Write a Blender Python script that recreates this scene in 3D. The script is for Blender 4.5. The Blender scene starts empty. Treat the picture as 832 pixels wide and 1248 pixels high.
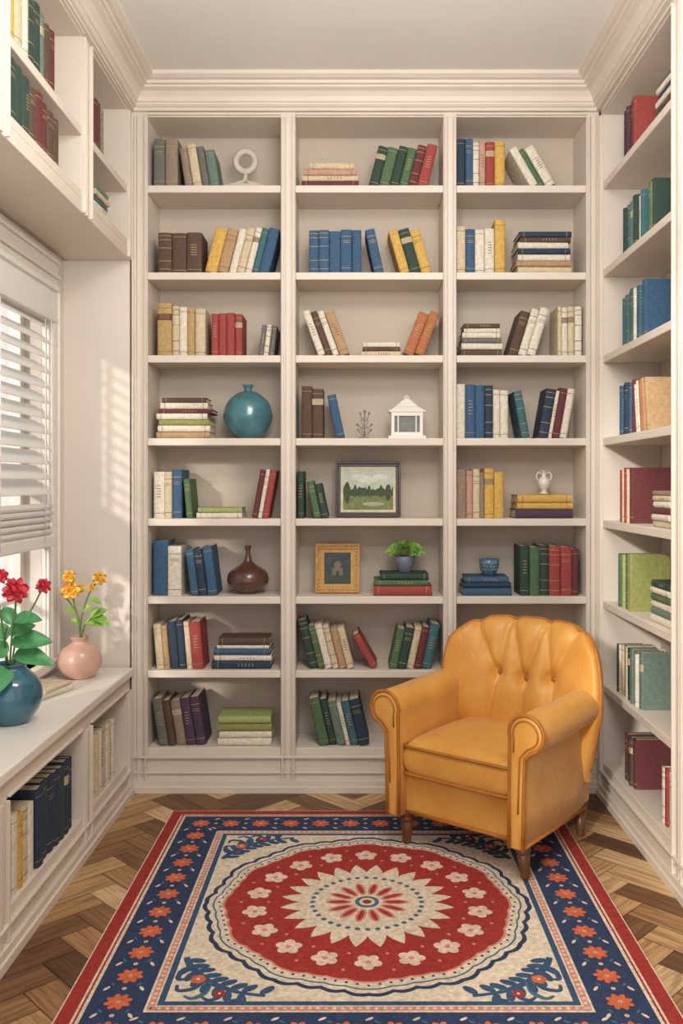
import bpy, math, random
from mathutils import Vector, Matrix
random.seed(7)
R=random.Random(11)
F=1081.0; VX=437.0; VY=590.0; EYE=1.389; YB=4.0
XL=-1.026; XR=1.085; XW=-1.33; ZC=3.2
def bx(px): return (px-VX)/270.0
def bz(py): return (965-py)/270.0
col=bpy.context.scene.collection
# ---------------- materials ----------------
def lin(h,sat=1.0):
    h=h.lstrip('#'); q=[int(h[i:i+2],16)/255.0 for i in (0,2,4)]
    g=0.3*q[0]+0.55*q[1]+0.15*q[2]; q=[g+(c-g)*sat for c in q]; o=[]
    for c in q:
        o.append(c/12.92 if c<=0.04045 else ((c+0.055)/1.055)**2.4)
    return (o[0],o[1],o[2],1.0)
MC={}
def mat(name,hexc,rough=0.6,metal=0.0,nscale=30.0,var=0.12,bump=0.0,bscale=200.0,sheen=0.0,coat=0.0,sat=1.0,transl=0.0):
    if name in MC: return MC[name]
    m=bpy.data.materials.new(name); m.use_nodes=True
    nt=m.node_tree; b=nt.nodes['Principled BSDF']
    c=lin(hexc,sat)
    tc=nt.nodes.new('ShaderNodeTexCoord')
    n=nt.nodes.new('ShaderNodeTexNoise'); n.inputs['Scale'].default_value=nscale; n.inputs['Detail'].default_value=4
    nt.links.new(tc.outputs['Object'],n.inputs['Vector'])
    r=nt.nodes.new('ShaderNodeValToRGB')
    r.color_ramp.elements[0].position=0.3; r.color_ramp.elements[1].position=0.7
    r.color_ramp.elements[0].color=(c[0]*(1-var),c[1]*(1-var),c[2]*(1-var),1)
    r.color_ramp.elements[1].color=(min(1,c[0]*(1+var)),min(1,c[1]*(1+var)),min(1,c[2]*(1+var)),1)
    nt.links.new(n.outputs['Fac'],r.inputs['Fac']); nt.links.new(r.outputs['Color'],b.inputs['Base Color'])
    b.inputs['Roughness'].default_value=rough; b.inputs['Metallic'].default_value=metal
    if sheen: b.inputs['Sheen Weight'].default_value=sheen
    if coat: b.inputs['Coat Weight'].default_value=coat
    if bump:
        n2=nt.nodes.new('ShaderNodeTexNoise'); n2.inputs['Scale'].default_value=bscale; n2.inputs['Detail'].default_value=3
        nt.links.new(tc.outputs['Object'],n2.inputs['Vector'])
        bp=nt.nodes.new('ShaderNodeBump'); bp.inputs['Strength'].default_value=bump; bp.inputs['Distance'].default_value=0.002
        nt.links.new(n2.outputs['Fac'],bp.inputs['Height']); nt.links.new(bp.outputs['Normal'],b.inputs['Normal'])
    if transl:
        tl=nt.nodes.new('ShaderNodeBsdfTranslucent'); tl.inputs['Color'].default_value=c
        ms=nt.nodes.new('ShaderNodeMixShader'); ms.inputs[0].default_value=transl
        nt.links.new(b.outputs[0],ms.inputs[1]); nt.links.new(tl.outputs[0],ms.inputs[2]); nt.links.new(ms.outputs[0],nt.nodes['Material Output'].inputs[0])
    MC[name]=m; return m
PAINT=mat('cream_paint','#dacfc2',0.5,var=0.03,nscale=4)
PAINT_SHADE=mat('cream_paint_shaded','#c0b2a2',0.6,var=0.03,nscale=4)  # same cream paint, darkened so niche shade is baked into the back panels
WALLM=mat('wall_plaster','#ddd3c8',0.8,var=0.03,nscale=3,bump=0.1,bscale=120)
CEILM=mat('ceiling_plaster','#ebe8e4',0.85,var=0.02,nscale=3)
WHITE=mat('white_enamel','#e7e1d9',0.4,var=0.02)
BLIND=mat('blind_white','#f5f3ef',0.5,var=0.02,transl=0.35)
PAGES=mat('paper_pages','#d8cab0',0.8,var=0.14,nscale=220)
GOLD=mat('gilt_print','#a8905e',0.5,var=0.1)
INK=mat('dark_print','#6a5a4a',0.7)
LABEL=mat('cream_label','#c2b391',0.7)
# ---------------- mesh builder ----------------
class MB:
    def __init__(s): s.v=[];s.f=[];s.m=[];s.sm=[];s.mats=[]
    def mi(s,m):
        if m not in s.mats: s.mats.append(m)
        return s.mats.index(m)
    def add(s,vs,fs,m,smooth=False):
        o=len(s.v); s.v+= [tuple(p) for p in vs]; k=s.mi(m)
        for f in fs: s.f.append(tuple(o+i for i in f)); s.m.append(k); s.sm.append(smooth)
    def box(s,x0,x1,y0,y1,z0,z1,m):
        x0,x1=sorted((x0,x1));y0,y1=sorted((y0,y1));z0,z1=sorted((z0,z1))
        vs=[(x0,y0,z0),(x1,y0,z0),(x1,y1,z0),(x0,y1,z0),(x0,y0,z1),(x1,y0,z1),(x1,y1,z1),(x0,y1,z1)]
        s.add(vs,[(0,3,2,1),(4,5,6,7),(0,1,5,4),(1,2,6,5),(2,3,7,6),(3,0,4,7)],m)
    def lathe(s,prof,c,m,seg=40,smooth=True):
        vs=[];n=len(prof)
        for (r,z) in prof:
            for k in range(seg):
                a=2*math.pi*k/seg
                vs.append((c[0]+r*math.cos(a),c[1]+r*math.sin(a),c[2]+z))
        fs=[]
        for i in range(n-1):
            for k in range(seg):
                k2=(k+1)%seg
                fs.append((i*seg+k,i*seg+k2,(i+1)*seg+k2,(i+1)*seg+k))
        fs.append(tuple(reversed(range(seg)))); fs.append(tuple((n-1)*seg+k for k in range(seg)))
        s.add(vs,fs,m,smooth)
    def tube(s,pts,rad,m,seg=8,closed=False):
        pts=[Vector(p) for p in pts]; n=len(pts); vs=[];up=Vector((0,0,1)); prev=None
        for i,p in enumerate(pts):
            if closed: t=pts[(i+1)%n]-pts[i-1]
            else: t=pts[min(i+1,n-1)]-pts[max(i-1,0)]
            if t.length<1e-9: t=Vector((0,0,1))
            t.normalize()
            if prev is None:
                a=t.cross(up)
                if a.length<0.1: a=t.cross(Vector((1,0,0)))
            else: a=prev-t*prev.dot(t)
            a.normalize(); prev=a; b=t.cross(a)
            r=rad[i] if isinstance(rad,(list,tuple)) else rad
            for k in range(seg):
                an=2*math.pi*k/seg
                vs.append(p+a*(r*math.cos(an))+b*(r*math.sin(an)))
        fs=[]
        for i in range(n if closed else n-1):
            j=(i+1)%n
            for k in range(seg):
                k2=(k+1)%seg; fs.append((i*seg+k,i*seg+k2,j*seg+k2,j*seg+k))
        if not closed:
            fs.append(tuple(reversed(range(seg)))); fs.append(tuple((n-1)*seg+k for k in range(seg)))
        s.add(vs,fs,m,True)
    def ell(s,c,r,m,seg=12,rings=8):
        vs=[(c[0],c[1],c[2]-r[2])]
        for i in range(1,rings):
            a=-math.pi/2+math.pi*i/rings
            for k in range(seg):
                b=2*math.pi*k/seg
                vs.append((c[0]+r[0]*math.cos(a)*math.cos(b),c[1]+r[1]*math.cos(a)*math.sin(b),c[2]+r[2]*math.sin(a)))
        vs.append((c[0],c[1],c[2]+r[2])); fs=[]
        for k in range(seg):
            fs.append((0,1+(k+1)%seg,1+k))
        for i in range(rings-2):
            for k in range(seg):
                k2=(k+1)%seg; fs.append((1+i*seg+k,1+i*seg+k2,1+(i+1)*seg+k2,1+(i+1)*seg+k))
        t=len(vs)-1; o=1+(rings-2)*seg
        for k in range(seg): fs.append((o+k,o+(k+1)%seg,t))
        s.add(vs,fs,m,True)
    def grid(s,fn,nu,nv,m,smooth=True,flip=False):
        vs=[fn(i/nu,j/nv) for j in range(nv+1) for i in range(nu+1)]
        fs=[]
        for j in range(nv):
            for i in range(nu):
                a=j*(nu+1)+i; q=(a,a+1,a+nu+2,a+nu+1)
                fs.append(tuple(reversed(q)) if flip else q)
        s.add(vs,fs,m,smooth)
    def prism(s,pts,fn,t0,t1,m,smooth=False):
        n=len(pts); vs=[fn(p,t0) for p in pts]+[fn(p,t1) for p in pts]
        fs=[(i,(i+1)%n,n+(i+1)%n,n+i) for i in range(n)]
        s.add(vs,fs,m,smooth)
        s.add(vs[:n],[tuple(reversed(range(n)))],m); s.add(vs[n:],[tuple(range(n))],m)
    def leaf(s,p,d,L,W,droop,m,up=(0,0,1),fold=0.3,nu=4,nv=8,pw=0.8):
        p=Vector(p);d=Vector(d).normalized();up=Vector(up)
        side=d.cross(up)
        if side.length<0.05: side=d.cross(Vector((1,0,0)))
        side.normalize(); u=side.cross(d).normalized()
        def fn(a,b):
            w=W*(max(0,math.sin(math.pi*min(1,max(0,b))**0.8))**pw)*0.5
            k=(a-0.5)*2
            return p+d*(L*b)-Vector((0,0,1))*(droop*b*b*L)+side*(w*k)+u*(k*k*w*fold)
        s.grid(fn,nu,nv,m)
    def obj(s,name,parent=None,loc=(0,0,0),rot=(0,0,0),bevel=0,bseg=2,bang=35,merge=False,**kw):
        me=bpy.data.meshes.new(name); me.from_pydata(s.v,[],s.f)
        for m in s.mats: me.materials.append(m)
        me.polygons.foreach_set('material_index',s.m); me.polygons.foreach_set('use_smooth',s.sm); me.update()
        if merge:
            import bmesh
            bm=bmesh.new(); bm.from_mesh(me); bmesh.ops.remove_doubles(bm,verts=bm.verts,dist=1e-5)
            bmesh.ops.recalc_face_normals(bm,faces=bm.faces); bm.to_mesh(me); bm.free()
        o=bpy.data.objects.new(name,me); col.objects.link(o)
        o.location=loc; o.rotation_euler=rot
        if parent: o.parent=parent
        if bevel:
            b=o.modifiers.new('b','BEVEL'); b.width=bevel; b.segments=bseg; b.limit_method='ANGLE'; b.angle_limit=math.radians(bang)
        for k,v in kw.items(): o[k]=v
        return o
def empty(name,loc=(0,0,0),rot=(0,0,0),**kw):
    o=bpy.data.objects.new(name,None); o.empty_display_size=0.05; col.objects.link(o); o.location=loc; o.rotation_euler=rot
    for k,v in kw.items(): o[k]=v
    return o
# ---------------- room shell ----------------
Y0=-0.6; YE=4.30
def build_floor():
    import bmesh
    w=0.105; n=4; me=bpy.data.meshes.new('floor'); bm=bmesh.new()
    uvl=bm.loops.layers.uv.new('UVMap'); fl=bm.faces.layers.float.new('tone')
    g=0.0012; c45=math.cos(math.radians(45)); rr=random.Random(3)
    for a in range(-60,61):
        for b in range(-12,13):
            for kind in (0,1):
                ox=a+n*b; oy=a-n*b
                if kind==0: x0,y0,x1,y1=ox,oy,ox+n,oy+1
                else: x0,y0,x1,y1=ox,oy+1,ox+1,oy+1+n
                q=[(x0*w+g,y0*w+g),(x1*w-g,y0*w+g),(x1*w-g,y1*w-g),(x0*w+g,y1*w-g)]
                q=[((x-y)*c45+0.05,(x+y)*c45+1.9) for x,y in q]
                if max(p[0] for p in q)<-1.36 or min(p[0] for p in q)>1.4 or max(p[1] for p in q)<Y0 or min(p[1] for p in q)>YE: continue
                f=bm.faces.new([bm.verts.new((x,y,0)) for x,y in q]); f[fl]=rr.random()
                uo=rr.random()*20; vo=rr.random()*20
                L=n*w
                uvs=[(0,0),(L,0),(L,w),(0,w)] if kind==0 else [(0,0),(0,w),(L,w),(L,0)]
                for lp,uv in zip(f.loops,uvs): lp[uvl].uv=(uv[0]+uo,uv[1]+vo)
    for co,no in (((-1.36,0,0),(-1,0,0)),((1.4,0,0),(1,0,0)),((0,Y0,0),(0,-1,0)),((0,YE,0),(0,1,0))):
        bmesh.ops.bisect_plane(bm,geom=bm.verts[:]+bm.edges[:]+bm.faces[:],plane_co=co,plane_no=no,clear_outer=True)
    vs=[bm.verts.new(p) for p in ((-1.36,Y0,-0.002),(1.4,Y0,-0.002),(1.4,YE,-0.002),(-1.36,YE,-0.002))]
    f=bm.faces.new(vs); f.material_index=1
    pb=[bm.verts.new(p) for p in ((-1.36,Y0,-0.1),(1.4,Y0,-0.1),(1.4,YE,-0.1),(-1.36,YE,-0.1))]
    f=bm.faces.new(list(reversed(pb))); f.material_index=1
    for i in range(4):
        f=bm.faces.new((pb[i],pb[(i+1)%4],vs[(i+1)%4],vs[i])); f.material_index=1
    bm.to_mesh(me); bm.free()
    m=bpy.data.materials.new('parquet_oak'); m.use_nodes=True; nt=m.node_tree; b=nt.nodes['Principled BSDF']
    uv=nt.nodes.new('ShaderNodeUVMap'); uv.uv_map='UVMap'
    mp=nt.nodes.new('ShaderNodeMapping'); mp.inputs['Scale'].default_value=(4,60,1)
    nt.links.new(uv.outputs['UV'],mp.inputs['Vector'])
    no=nt.nodes.new('ShaderNodeTexNoise'); no.inputs['Scale'].default_value=1.0; no.inputs['Detail'].default_value=6; no.inputs['Distortion'].default_value=0.9
    nt.links.new(mp.outputs['Vector'],no.inputs['Vector'])
    at=nt.nodes.new('ShaderNodeAttribute'); at.attribute_name='tone'
    r1=nt.nodes.new('ShaderNodeValToRGB'); e=r1.color_ramp.elements
    e[0].color=lin('#60402a'); e[1].color=lin('#dab98c'); x=e.new(0.25); x.color=lin('#7f5a3c'); x=e.new(0.5); x.color=lin('#a57c52'); x=e.new(0.75); x.color=lin('#c39c6c')
    nt.links.new(at.outputs['Fac'],r1.inputs['Fac'])
    r2=nt.nodes.new('ShaderNodeValToRGB'); r2.color_ramp.elements[0].position=0.35; r2.color_ramp.elements[1].position=0.6
    r2.color_ramp.elements[0].color=(0.55,0.49,0.44,1); r2.color_ramp.elements[1].color=(1.05,1.05,1.05,1)
    nt.links.new(no.outputs['Fac'],r2.inputs['Fac'])
    mx=nt.nodes.new('ShaderNodeMix'); mx.data_type='RGBA'; mx.blend_type='MULTIPLY'; mx.inputs['Factor'].default_value=1
    nt.links.new(r1.outputs['Color'],mx.inputs['A']); nt.links.new(r2.outputs['Color'],mx.inputs['B'])
    nt.links.new(mx.outputs['Result'],b.inputs['Base Color']); b.inputs['Roughness'].default_value=0.5
    me.materials.append(m); me.materials.append(mat('floor_gap','#2e1d12',0.9))
    o=bpy.data.objects.new('floor',me); col.objects.link(o); o['kind']='structure'
build_floor()
m=MB(); m.box(-1.49,1.5,Y0,4.42,ZC,ZC+0.1,CEILM); m.obj('ceiling',kind='structure')
m=MB(); m.box(-1.49,1.5,YE,YE+0.12,0,ZC,WALLM); m.obj('wall_back',kind='structure')
m=MB(); m.box(1.40,1.52,Y0,YE,0,ZC,WALLM); m.obj('wall_right',kind='structure')
m=MB(); m.box(XW,XL-0.006,YB,YE,0,ZC,WALLM); m.obj('wall_alcove',kind='structure')
WY0,WY1,WZ0,WZ1=2.55,3.72,0.64,2.22
m=MB()
m.box(XW-0.16,XW,Y0,WY0,0,ZC,WALLM); m.box(XW-0.16,XW,WY1,YE,0,ZC,WALLM)
m.box(XW-0.16,XW,WY0,WY1,0,WZ0,WALLM); m.box(XW-0.16,XW,WY0,WY1,WZ1,ZC,WALLM)
m.obj('wall_left',kind='structure')
# window casing trim
m=MB()
m.box(XW,XW+0.018,WY1,WY1+0.16,0.641,WZ1,WHITE); m.box(XW,XW+0.018,WY0-0.16,WY0,0.641,WZ1,WHITE); m.box(XW,XW+0.018,WY0-0.16,WY1+0.16,WZ1,2.37,WHITE)
for y in (WY1+0.012,WY1+0.06,WY1+0.145): m.box(XW+0.018,XW+0.03,y-0.007,y+0.007,0.641,2.22,WHITE)
for z in (2.24,2.285,2.35): m.box(XW+0.019,XW+0.032,WY0-0.16,WY1+0.152,z-0.007,z+0.007,WHITE)
m.obj('trim_1',kind='structure',bevel=0.003)
# window
win=MB(); xf=XW-0.12
GL=bpy.data.materials.new('window_glass'); GL.use_nodes=True; nt=GL.node_tree
for n in list(nt.nodes): nt.nodes.remove(n)
out=nt.nodes.new('ShaderNodeOutputMaterial'); tr=nt.nodes.new('ShaderNodeBsdfTransparent'); gs=nt.nodes.new('ShaderNodeBsdfGlossy'); gs.inputs['Roughness'].default_value=0.03
mx=nt.nodes.new('ShaderNodeMixShader'); mx.inputs[0].default_value=0.06
nt.links.new(tr.outputs[0],mx.inputs[1]); nt.links.new(gs.outputs[0],mx.inputs[2]); nt.links.new(mx.outputs[0],out.inputs[0])
t=0.045
win.box(xf,xf+0.05,WY0,WY0+t,WZ0,WZ1,WHITE); win.box(xf,xf+0.05,WY1-t,WY1,WZ0,WZ1,WHITE)
win.box(xf,xf+0.05,WY0+t,WY1-t,WZ0,WZ0+t,WHITE); win.box(xf,xf+0.05,WY0+t,WY1-t,WZ1-t,WZ1,WHITE)
win.box(xf,xf+0.05,(WY0+WY1)/2-0.02,(WY0+WY1)/2+0.02,WZ0+t,WZ1-t,WHITE)
win.box(xf,xf+0.06,WY0+t,WY1-t,1.38,1.43,WHITE); win.box(xf+.01,xf+0.04,WY0+t,WY1-t,0.90,0.92,WHITE)
win.box(xf+.01,xf+0.04,3.42,3.44,WZ0+t,WZ1-t,WHITE)
wo=win.obj('window_1',kind='structure',bevel=0.003)
g=MB(); g.box(xf+0.02,xf+0.024,WY0+t,WY1-t,WZ0+t,WZ1-t,GL); g.obj('glass_pane',parent=wo)
sl=MB(); sl.box(XW-0.16,XW+0.035,WY0-0.16,WY1+0.16,0.60,0.64,WHITE); sl.obj('trim_2',kind='structure',bevel=0.006)
# blind
BZ=1.13
bl=empty('window_blind',(XW+0.018,3.13,BZ),label='white horizontal slatted venetian blind hanging in the window',category='blind')
b=MB()
z=2.055
while z>1.33:
    b.prism([(-0.036,-0.030),(-0.014,-0.010),(0.014,0.012),(0.036,0.028),(0.036,0.034),(0.013,0.019),(-0.016,-0.003),(-0.036,-0.023)],
        lambda p,t_,z=z:(-p[0],t_,z-BZ+p[1]),-0.55,0.56,BLIND)
    z-=0.062
for k in range(5):
    b.prism([(-.036,0),(.036,0),(.043,.010),(.040,.022),(-.036,.022)],lambda p,t_,k=k:(p[0]+.002*(k%2),t_,.052+k*.0255+p[1]),-.55,.56,BLIND)
b.obj('slats',parent=bl,bevel=0.002,bseg=1)
b=MB(); b.box(-0.038,0.047,-0.56,0.57,0.0,0.048,BLIND); b.obj('bottom_rail',parent=bl,bevel=0.006)
b=MB(); b.box(-0.045,0.047,-0.57,0.575,0.945,1.08,BLIND); b.box(-0.03,0.060,-0.575,0.58,1.062,1.085,BLIND); b.box(-0.03,0.056,-0.572,0.578,0.93,0.955,BLIND); b.obj('valance',parent=bl,bevel=0.003)
b=MB()
for y in (-0.42,0.0,0.45): b.tube([(0.048,y,0.02),(0.048,y,0.94)],0.0018,WHITE,6)
b.tube([(0.054,0.50,0.94),(0.054,0.50,0.1)],0.0022,WHITE,6); b.ell((0.054,0.50,0.09),(0.006,0.006,0.012),WHITE)
b.obj('cord',parent=bl)
# crown
prof=[(0,3.066),(0.018,3.066),(0.018,3.080),(0.026,3.080),(0.034,3.088),(0.034,3.096),(0.040,3.098),(0.046,3.118),(0.060,3.136),(0.080,3.146),(0.080,3.155),(0.092,3.158),(0.094,3.170),(0.108,3.173),(0.118,3.180),(0.125,3.184),(0.125,3.2),(0,3.2)]
cr=MB(); n=len(prof); vs=[]
ys=1.0
for (p,z) in prof: vs.append((XL+p,ys,z))
for (p,z) in prof: vs.append((XL+p,YB-p,z))
for (p,z) in prof: vs.append((XR-p,YB-p,z))
for (p,z) in prof: vs.append((XR-p,ys,z))
fs=[]
for k in range(3):
    for i in range(n-1): fs.append((k*n+i,k*n+i+1,(k+1)*n+i+1,(k+1)*n+i))
fs.append(tuple(range(n))); fs.append(tuple(3*n+i for i in reversed(range(n))))
cr.add(vs,fs,PAINT); cr.obj('trim_3',kind='structure')
# ---------------- cases ----------------
TH=0.033
def case(name,mp,bays,edges,z0,z1,shelfz,topz,depth,label,cat,base=True):
    root=empty(name,mp((edges[0]+edges[1])/2,depth/2,z0),label=label,category=cat)
    ro=root.location
    def bb(M,s0,s1,t0,t1,a,b_,m_):
        p=mp(s0,t0,a);q=mp(s1,t1,b_)
        M.box(p[0]-ro[0],q[0]-ro[0],p[1]-ro[1],q[1]-ro[1],p[2]-ro[2],q[2]-ro[2],m_)
    fr=MB(); bays=sorted(bays); cuts=[edges[0]]+[c for b_ in bays for c in b_]+[edges[1]]
    zb=shelfz[-1]-TH
    for i in range(0,len(cuts),2):
        a,c=cuts[i],cuts[i+1]; bb(fr,a,c,0,depth-0.014,z0,z1,PAINT)
        w=c-a
        if w>0.03:
            bb(fr,a+0.004,a+0.013,-0.014,0,z0+0.002,topz,PAINT); bb(fr,c-0.013,c-0.004,-0.014,0,z0+0.002,topz,PAINT)
            if w>0.055: bb(fr,(a+c)/2-0.010,(a+c)/2+0.010,-0.008,0,z0+0.002,topz,PAINT)
    for a,c in bays:
        bb(fr,a,c,0,depth-0.014,topz,z1,PAINT)
        bb(fr,a,c,-0.012,0,topz+0.006,topz+0.014,PAINT)
        if zb>z0+0.02: bb(fr,a,c,0.0,0.02 if base else depth-0.016,z0,zb,PAINT)
    fr.obj('frame',parent=root,bevel=0.0015,bseg=1)
    bp=MB(); bb(bp,edges[0]+0.002,edges[1]-0.002,depth-0.014,depth,z0,z1,PAINT_SHADE); bp.obj('back_panel',parent=root)
    for a,c in bays:
        for z in shelfz:
            s_=MB(); bb(s_,a+0.0005,c-0.0005,0.0,depth-0.015,z-TH,z,PAINT); s_.obj('shelf',parent=root,bevel=0.003)
    if base:
        bs=MB(); e0,e1=edges
        bb(bs,e0,e1,-0.016,0,z0,z0+0.055,PAINT); bb(bs,e0,e1,-0.024,0,z0,z0+0.03,PAINT); bb(bs,e0,e1,-0.015,0,zb-0.012,zb-0.002,PAINT); bb(bs,e0,e1,-0.010,0,z0+0.085,z0+0.093,PAINT)
        bs.obj('plinth',parent=root,bevel=0.002)
    return root
MPB=lambda s,t,z:(s,YB+t,z); MPR=lambda s,t,z:(XR+t,s,z); MPL=lambda s,t,z:(XL-t,s,z)
RZ=[bz(226),bz(332),bz(433),bz(534),bz(632),bz(727),bz(817),bz(911)]
BAYS=[(bx(180),bx(342)),(bx(360),bx(540)),(bx(556),bx(714))]
case('bookcase',MPB,BAYS,(XL+.001,XR-.001),0,3.195,RZ,bz(143),0.26,'tall cream painted built-in bookcase with three bays of shelves','bookcase')
SZ=[2.73,2.34,1.96,1.593,1.228,0.87,0.50,0.154]
case('bookcase',MPR,[(3.05,3.94),(1.95,2.95)],(1.85,3.973),0,3.195,SZ,3.03,0.27,'tall cream built-in bookcase running along the side wall','bookcase')
case('wall_cabinet',MPL,[(3.39,3.93),(2.585,3.29),(2.0,2.485)],(1.9,3.998),2.396,3.195,[2.715,2.478],3.05,0.298,'cream open shelving cabinet mounted above the window','cabinet',base=False)
case('low_bookcase',MPL,[(3.39,3.93),(2.585,3.29),(2.0,2.485)],(1.6,3.973),0,0.53,[0.148],0.47,0.298,'low cream bookcase with open cubbies beneath the windowsill','bookcase')
w=MB(); w.box(XW+0.002,XL+0.018,1.6,3.98,0.531,0.567,WHITE); w.obj('worktop',bevel=0.006,label='long white painted window ledge top over the low bookcase',category='countertop')
# ---------------- books ----------------
PAL={'n':('#26384f','navy'),'b':('#33597c','blue'),'k':('#376870','teal'),'g':('#4b6b46','green'),'d':('#2a4438','dark green'),
'o':('#8d9048','olive green'),'y':('#d2a345','yellow'),'c':('#cdb993','cream'),'w':('#d9cfba','off-white'),'t':('#8f7b68','taupe'),
's':('#6a675f','grey'),'r':('#a33d37','red'),'m':('#6a2c2e','maroon'),'p':('#4c3650','plum'),'e':('#5a4234','brown'),'a':('#b38c60','tan'),
'f':('#b3673a','orange'),'i':('#c08e7a','pink'),'h':('#b8955a','ochre'),'q':('#647a6c','grey-green'),'u':('#9dab5e','lime green')}
def cov(k): return mat('book_cloth_'+PAL[k][1].replace(' ','_').replace('-','_'),PAL[k][0],0.8,nscale=60,var=0.16,bump=0.15,bscale=600,sat=0.85)
def book_mesh(w,h,dp,k,style):
    M=MB(); C=cov(k); light=k in 'cwyuiha'
    acc=INK if light else GOLD
    b=min(w*0.3,0.009); t=min(0.003,w*0.15); na=8
    def arc(off):
        return [(-(w/2+off)*math.cos(math.pi*i/na), b-(b+off)*math.sin(math.pi*i/na)) for i in range(na+1)]
    A=arc(0); pts=A+[(w/2-t,b+0.001),(-w/2+t,b+0.001)]
    M.prism(pts,lambda p,z:(p[0],p[1],z),0,h,C)
    M.box(-w/2,-w/2+t,b,dp,0,h,C); M.box(w/2-t,w/2,b,dp,0,h,C)
    M.box(-w/2+t,w/2-t,b,dp-0.005,0.003,h-0.003,PAGES)
    def band(z0,z1,m_,off=0.0006,trim=0):
        P=arc(off)
        if trim: P=P[trim:-trim]
        for i in range(len(P)-1):
            M.add([(P[i][0],P[i][1],z0),(P[i+1][0],P[i+1][1],z0),(P[i+1][0],P[i+1][1],z1),(P[i][0],P[i][1],z1)],[(0,1,2,3)],m_,True)
    if style==0:
        band(h*.08,h*.08+.002,acc);band(h*.9,h*.9+.002,acc)
    elif style==1:
        for q in (.1,.3,.62,.82,.92): band(h*q,h*q+0.0025,acc,0.0012)
    elif style==2:
        band(h*.68,h*.80,LABEL if not light else cov('m' if R.random()<.4 else 't')); band(h*.08,h*.08+.002,acc); band(h*.9,h*.9+.002,acc)
        for q in (.71,.74,.77): band(h*q,h*q+0.0018,INK if not light else GOLD,0.0011,2)
    elif style==3:
        for j in range(5): band(h*(.45+.06*j),h*(.45+.06*j)+0.003,acc,0.0008,3)
        band(h*.1,h*.1+.002,acc)
    elif style==4:
        band(h*.12,h*.12+.0025,acc); band(h*.84,h*.84+.0025,acc)
        for q in (.70,.74): band(h*q,h*q+0.002,acc,0.0008,2)
    return M
def put_book(k,w,h,dp,loc,rot,how,grp,style=None):
    if style is None: style=R.choice([0,0,0,1,2,3,3,4,4,5])
    if w<0.026 and style==2: style=0
    M=book_mesh(w,h,dp,k,style)
    M.obj('book',loc=loc,rot=rot,label='%s clothbound book %s'%(PAL[k][1],how),category='book',group=grp)
def pos(side,s,z,inset):
    if side=='B': return Vector((s,YB+0.022+inset,z)),0.0
    if side=='R': return Vector((XR+0.015+inset,-s,z)),-math.pi/2
    if side=='L': return Vector((XL-0.006-inset*.6,s,z)),math.pi/2
def toks(s): 
    for t_ in s.split():
        k=t_[0]; w,h=t_[1:].split(':'); yield k,float(w),float(h)
K=1/270.0
def vert(side,s0,z,spec,grp,ang=0,sc=K,dpr=(0.145,0.185)):
    s=s0; th=math.radians(ang)
    for k,w,h in toks(spec):
        w=w*sc*0.975; h=h*sc*R.uniform(0.975,1.015)
        adv=w/math.cos(th) if ang else w
        cc=s+adv/2
        zz=z+0.0005+abs(math.sin(th))*w/2
        p,phi=pos(side,cc,zz,R.uniform(0,0.016))
        how='standing upright on a shelf' if ang==0 else 'leaning on its neighbour on a shelf'
        put_book(k,w,h,R.uniform(*dpr),p,(0,th,phi),how,grp)
        s+=adv+0.0009
    return s
def stack(side,s0,z,spec,grp,sc=K,dpr=(0.14,0.18),ins0=0.0):
    zz=z
    for t_ in spec.split():
        k=t_[0]; dx,L,t=[float(q) for q in t_[1:].split(',')]
        t*=sc; L*=sc
        p,phi=pos(side,s0+dx*sc,zz+t/2+0.0004,ins0+R.uniform(0.0,0.01))
        put_book(k,t*0.97,L,R.uniform(*dpr),p,(0,math.pi/2,phi+math.radians(R.uniform(-1.5,1.5))),'lying flat in a stack',grp,style=R.choice([0,3,5,0]))
        zz+=t
    return zz
ORD=['top','second','third','fourth','fifth','sixth','seventh','bottom']
def G(r,b): return 'books on the %s shelf of the %s bay'%(ORD[r-1],['first','middle','third'][b])
def V(r,b,x,spec,ang=0): vert('B',bx(x),RZ[r-1],spec,G(r,b),ang)
def S(r,b,x,spec): return stack('B',bx(x),RZ[r-1],spec,G(r,b))
# row1
V(1,0,185,'s14:60 t16:61'); V(1,0,224,'t10:49 c11:53 s9:50 q12:46',-9)
S(1,1,367,'m0,70,8 c1,68,7 i2,66,8 c10,54,8'); V(1,1,449,'d12:50 g13:50 d11:50 g11:50 m11:51 r13:52',14)
V(1,2,557,'n11:61 b9:60 w8:56 i8:56 r11:57 y13:56'); V(1,2,647,'w10:54 g7:54 w12:56',-30)
# row2
V(2,0,191,'e17:51 e18:51 e19:50'); V(2,0,248,'y15:56 a13:56 w10:57 c10:57 w8:56 k8:56 b13:57',14)
V(2,1,376,'b12:53 b13:53 b14:53 b14:53 b12:53'); V(2,1,456,'b12:54',-12); V(2,1,488,'y12:54 d13:55 y13:56',-16)
V(2,2,557,'c11:58 b12:55 w12:54 w12:55 y13:66'); S(2,2,630,'c2,66,9 a0,68,7 w2,64,8 n2,64,7 w2,62,8 e5,62,6 n4,64,7')
# row3
V(3,0,190,'h18:65 c9:62 w10:61 h9:60 c13:58'); V(3,0,256,'r9:53 r10:53 r10:53 r9:53'); V(3,0,314,'s6:38 w6:38 s6:37',7)
V(3,1,387,'w9:58 e8:56 w8:58 a12:56',-20); S(3,1,440,'c0,48,6 e2,46,5 w3,44,6'); V(3,1,491,'f13:55 f12:56',21)
S(3,2,562,'e0,50,8 w1,50,8 s2,48,6 w2,46,7 w4,44,5 e4,44,6'); V(3,2,620,'e12:56 w10:58 w11:60',17); V(3,2,681,'c5:61 w8:60 c8:60 w9:60')
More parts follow.
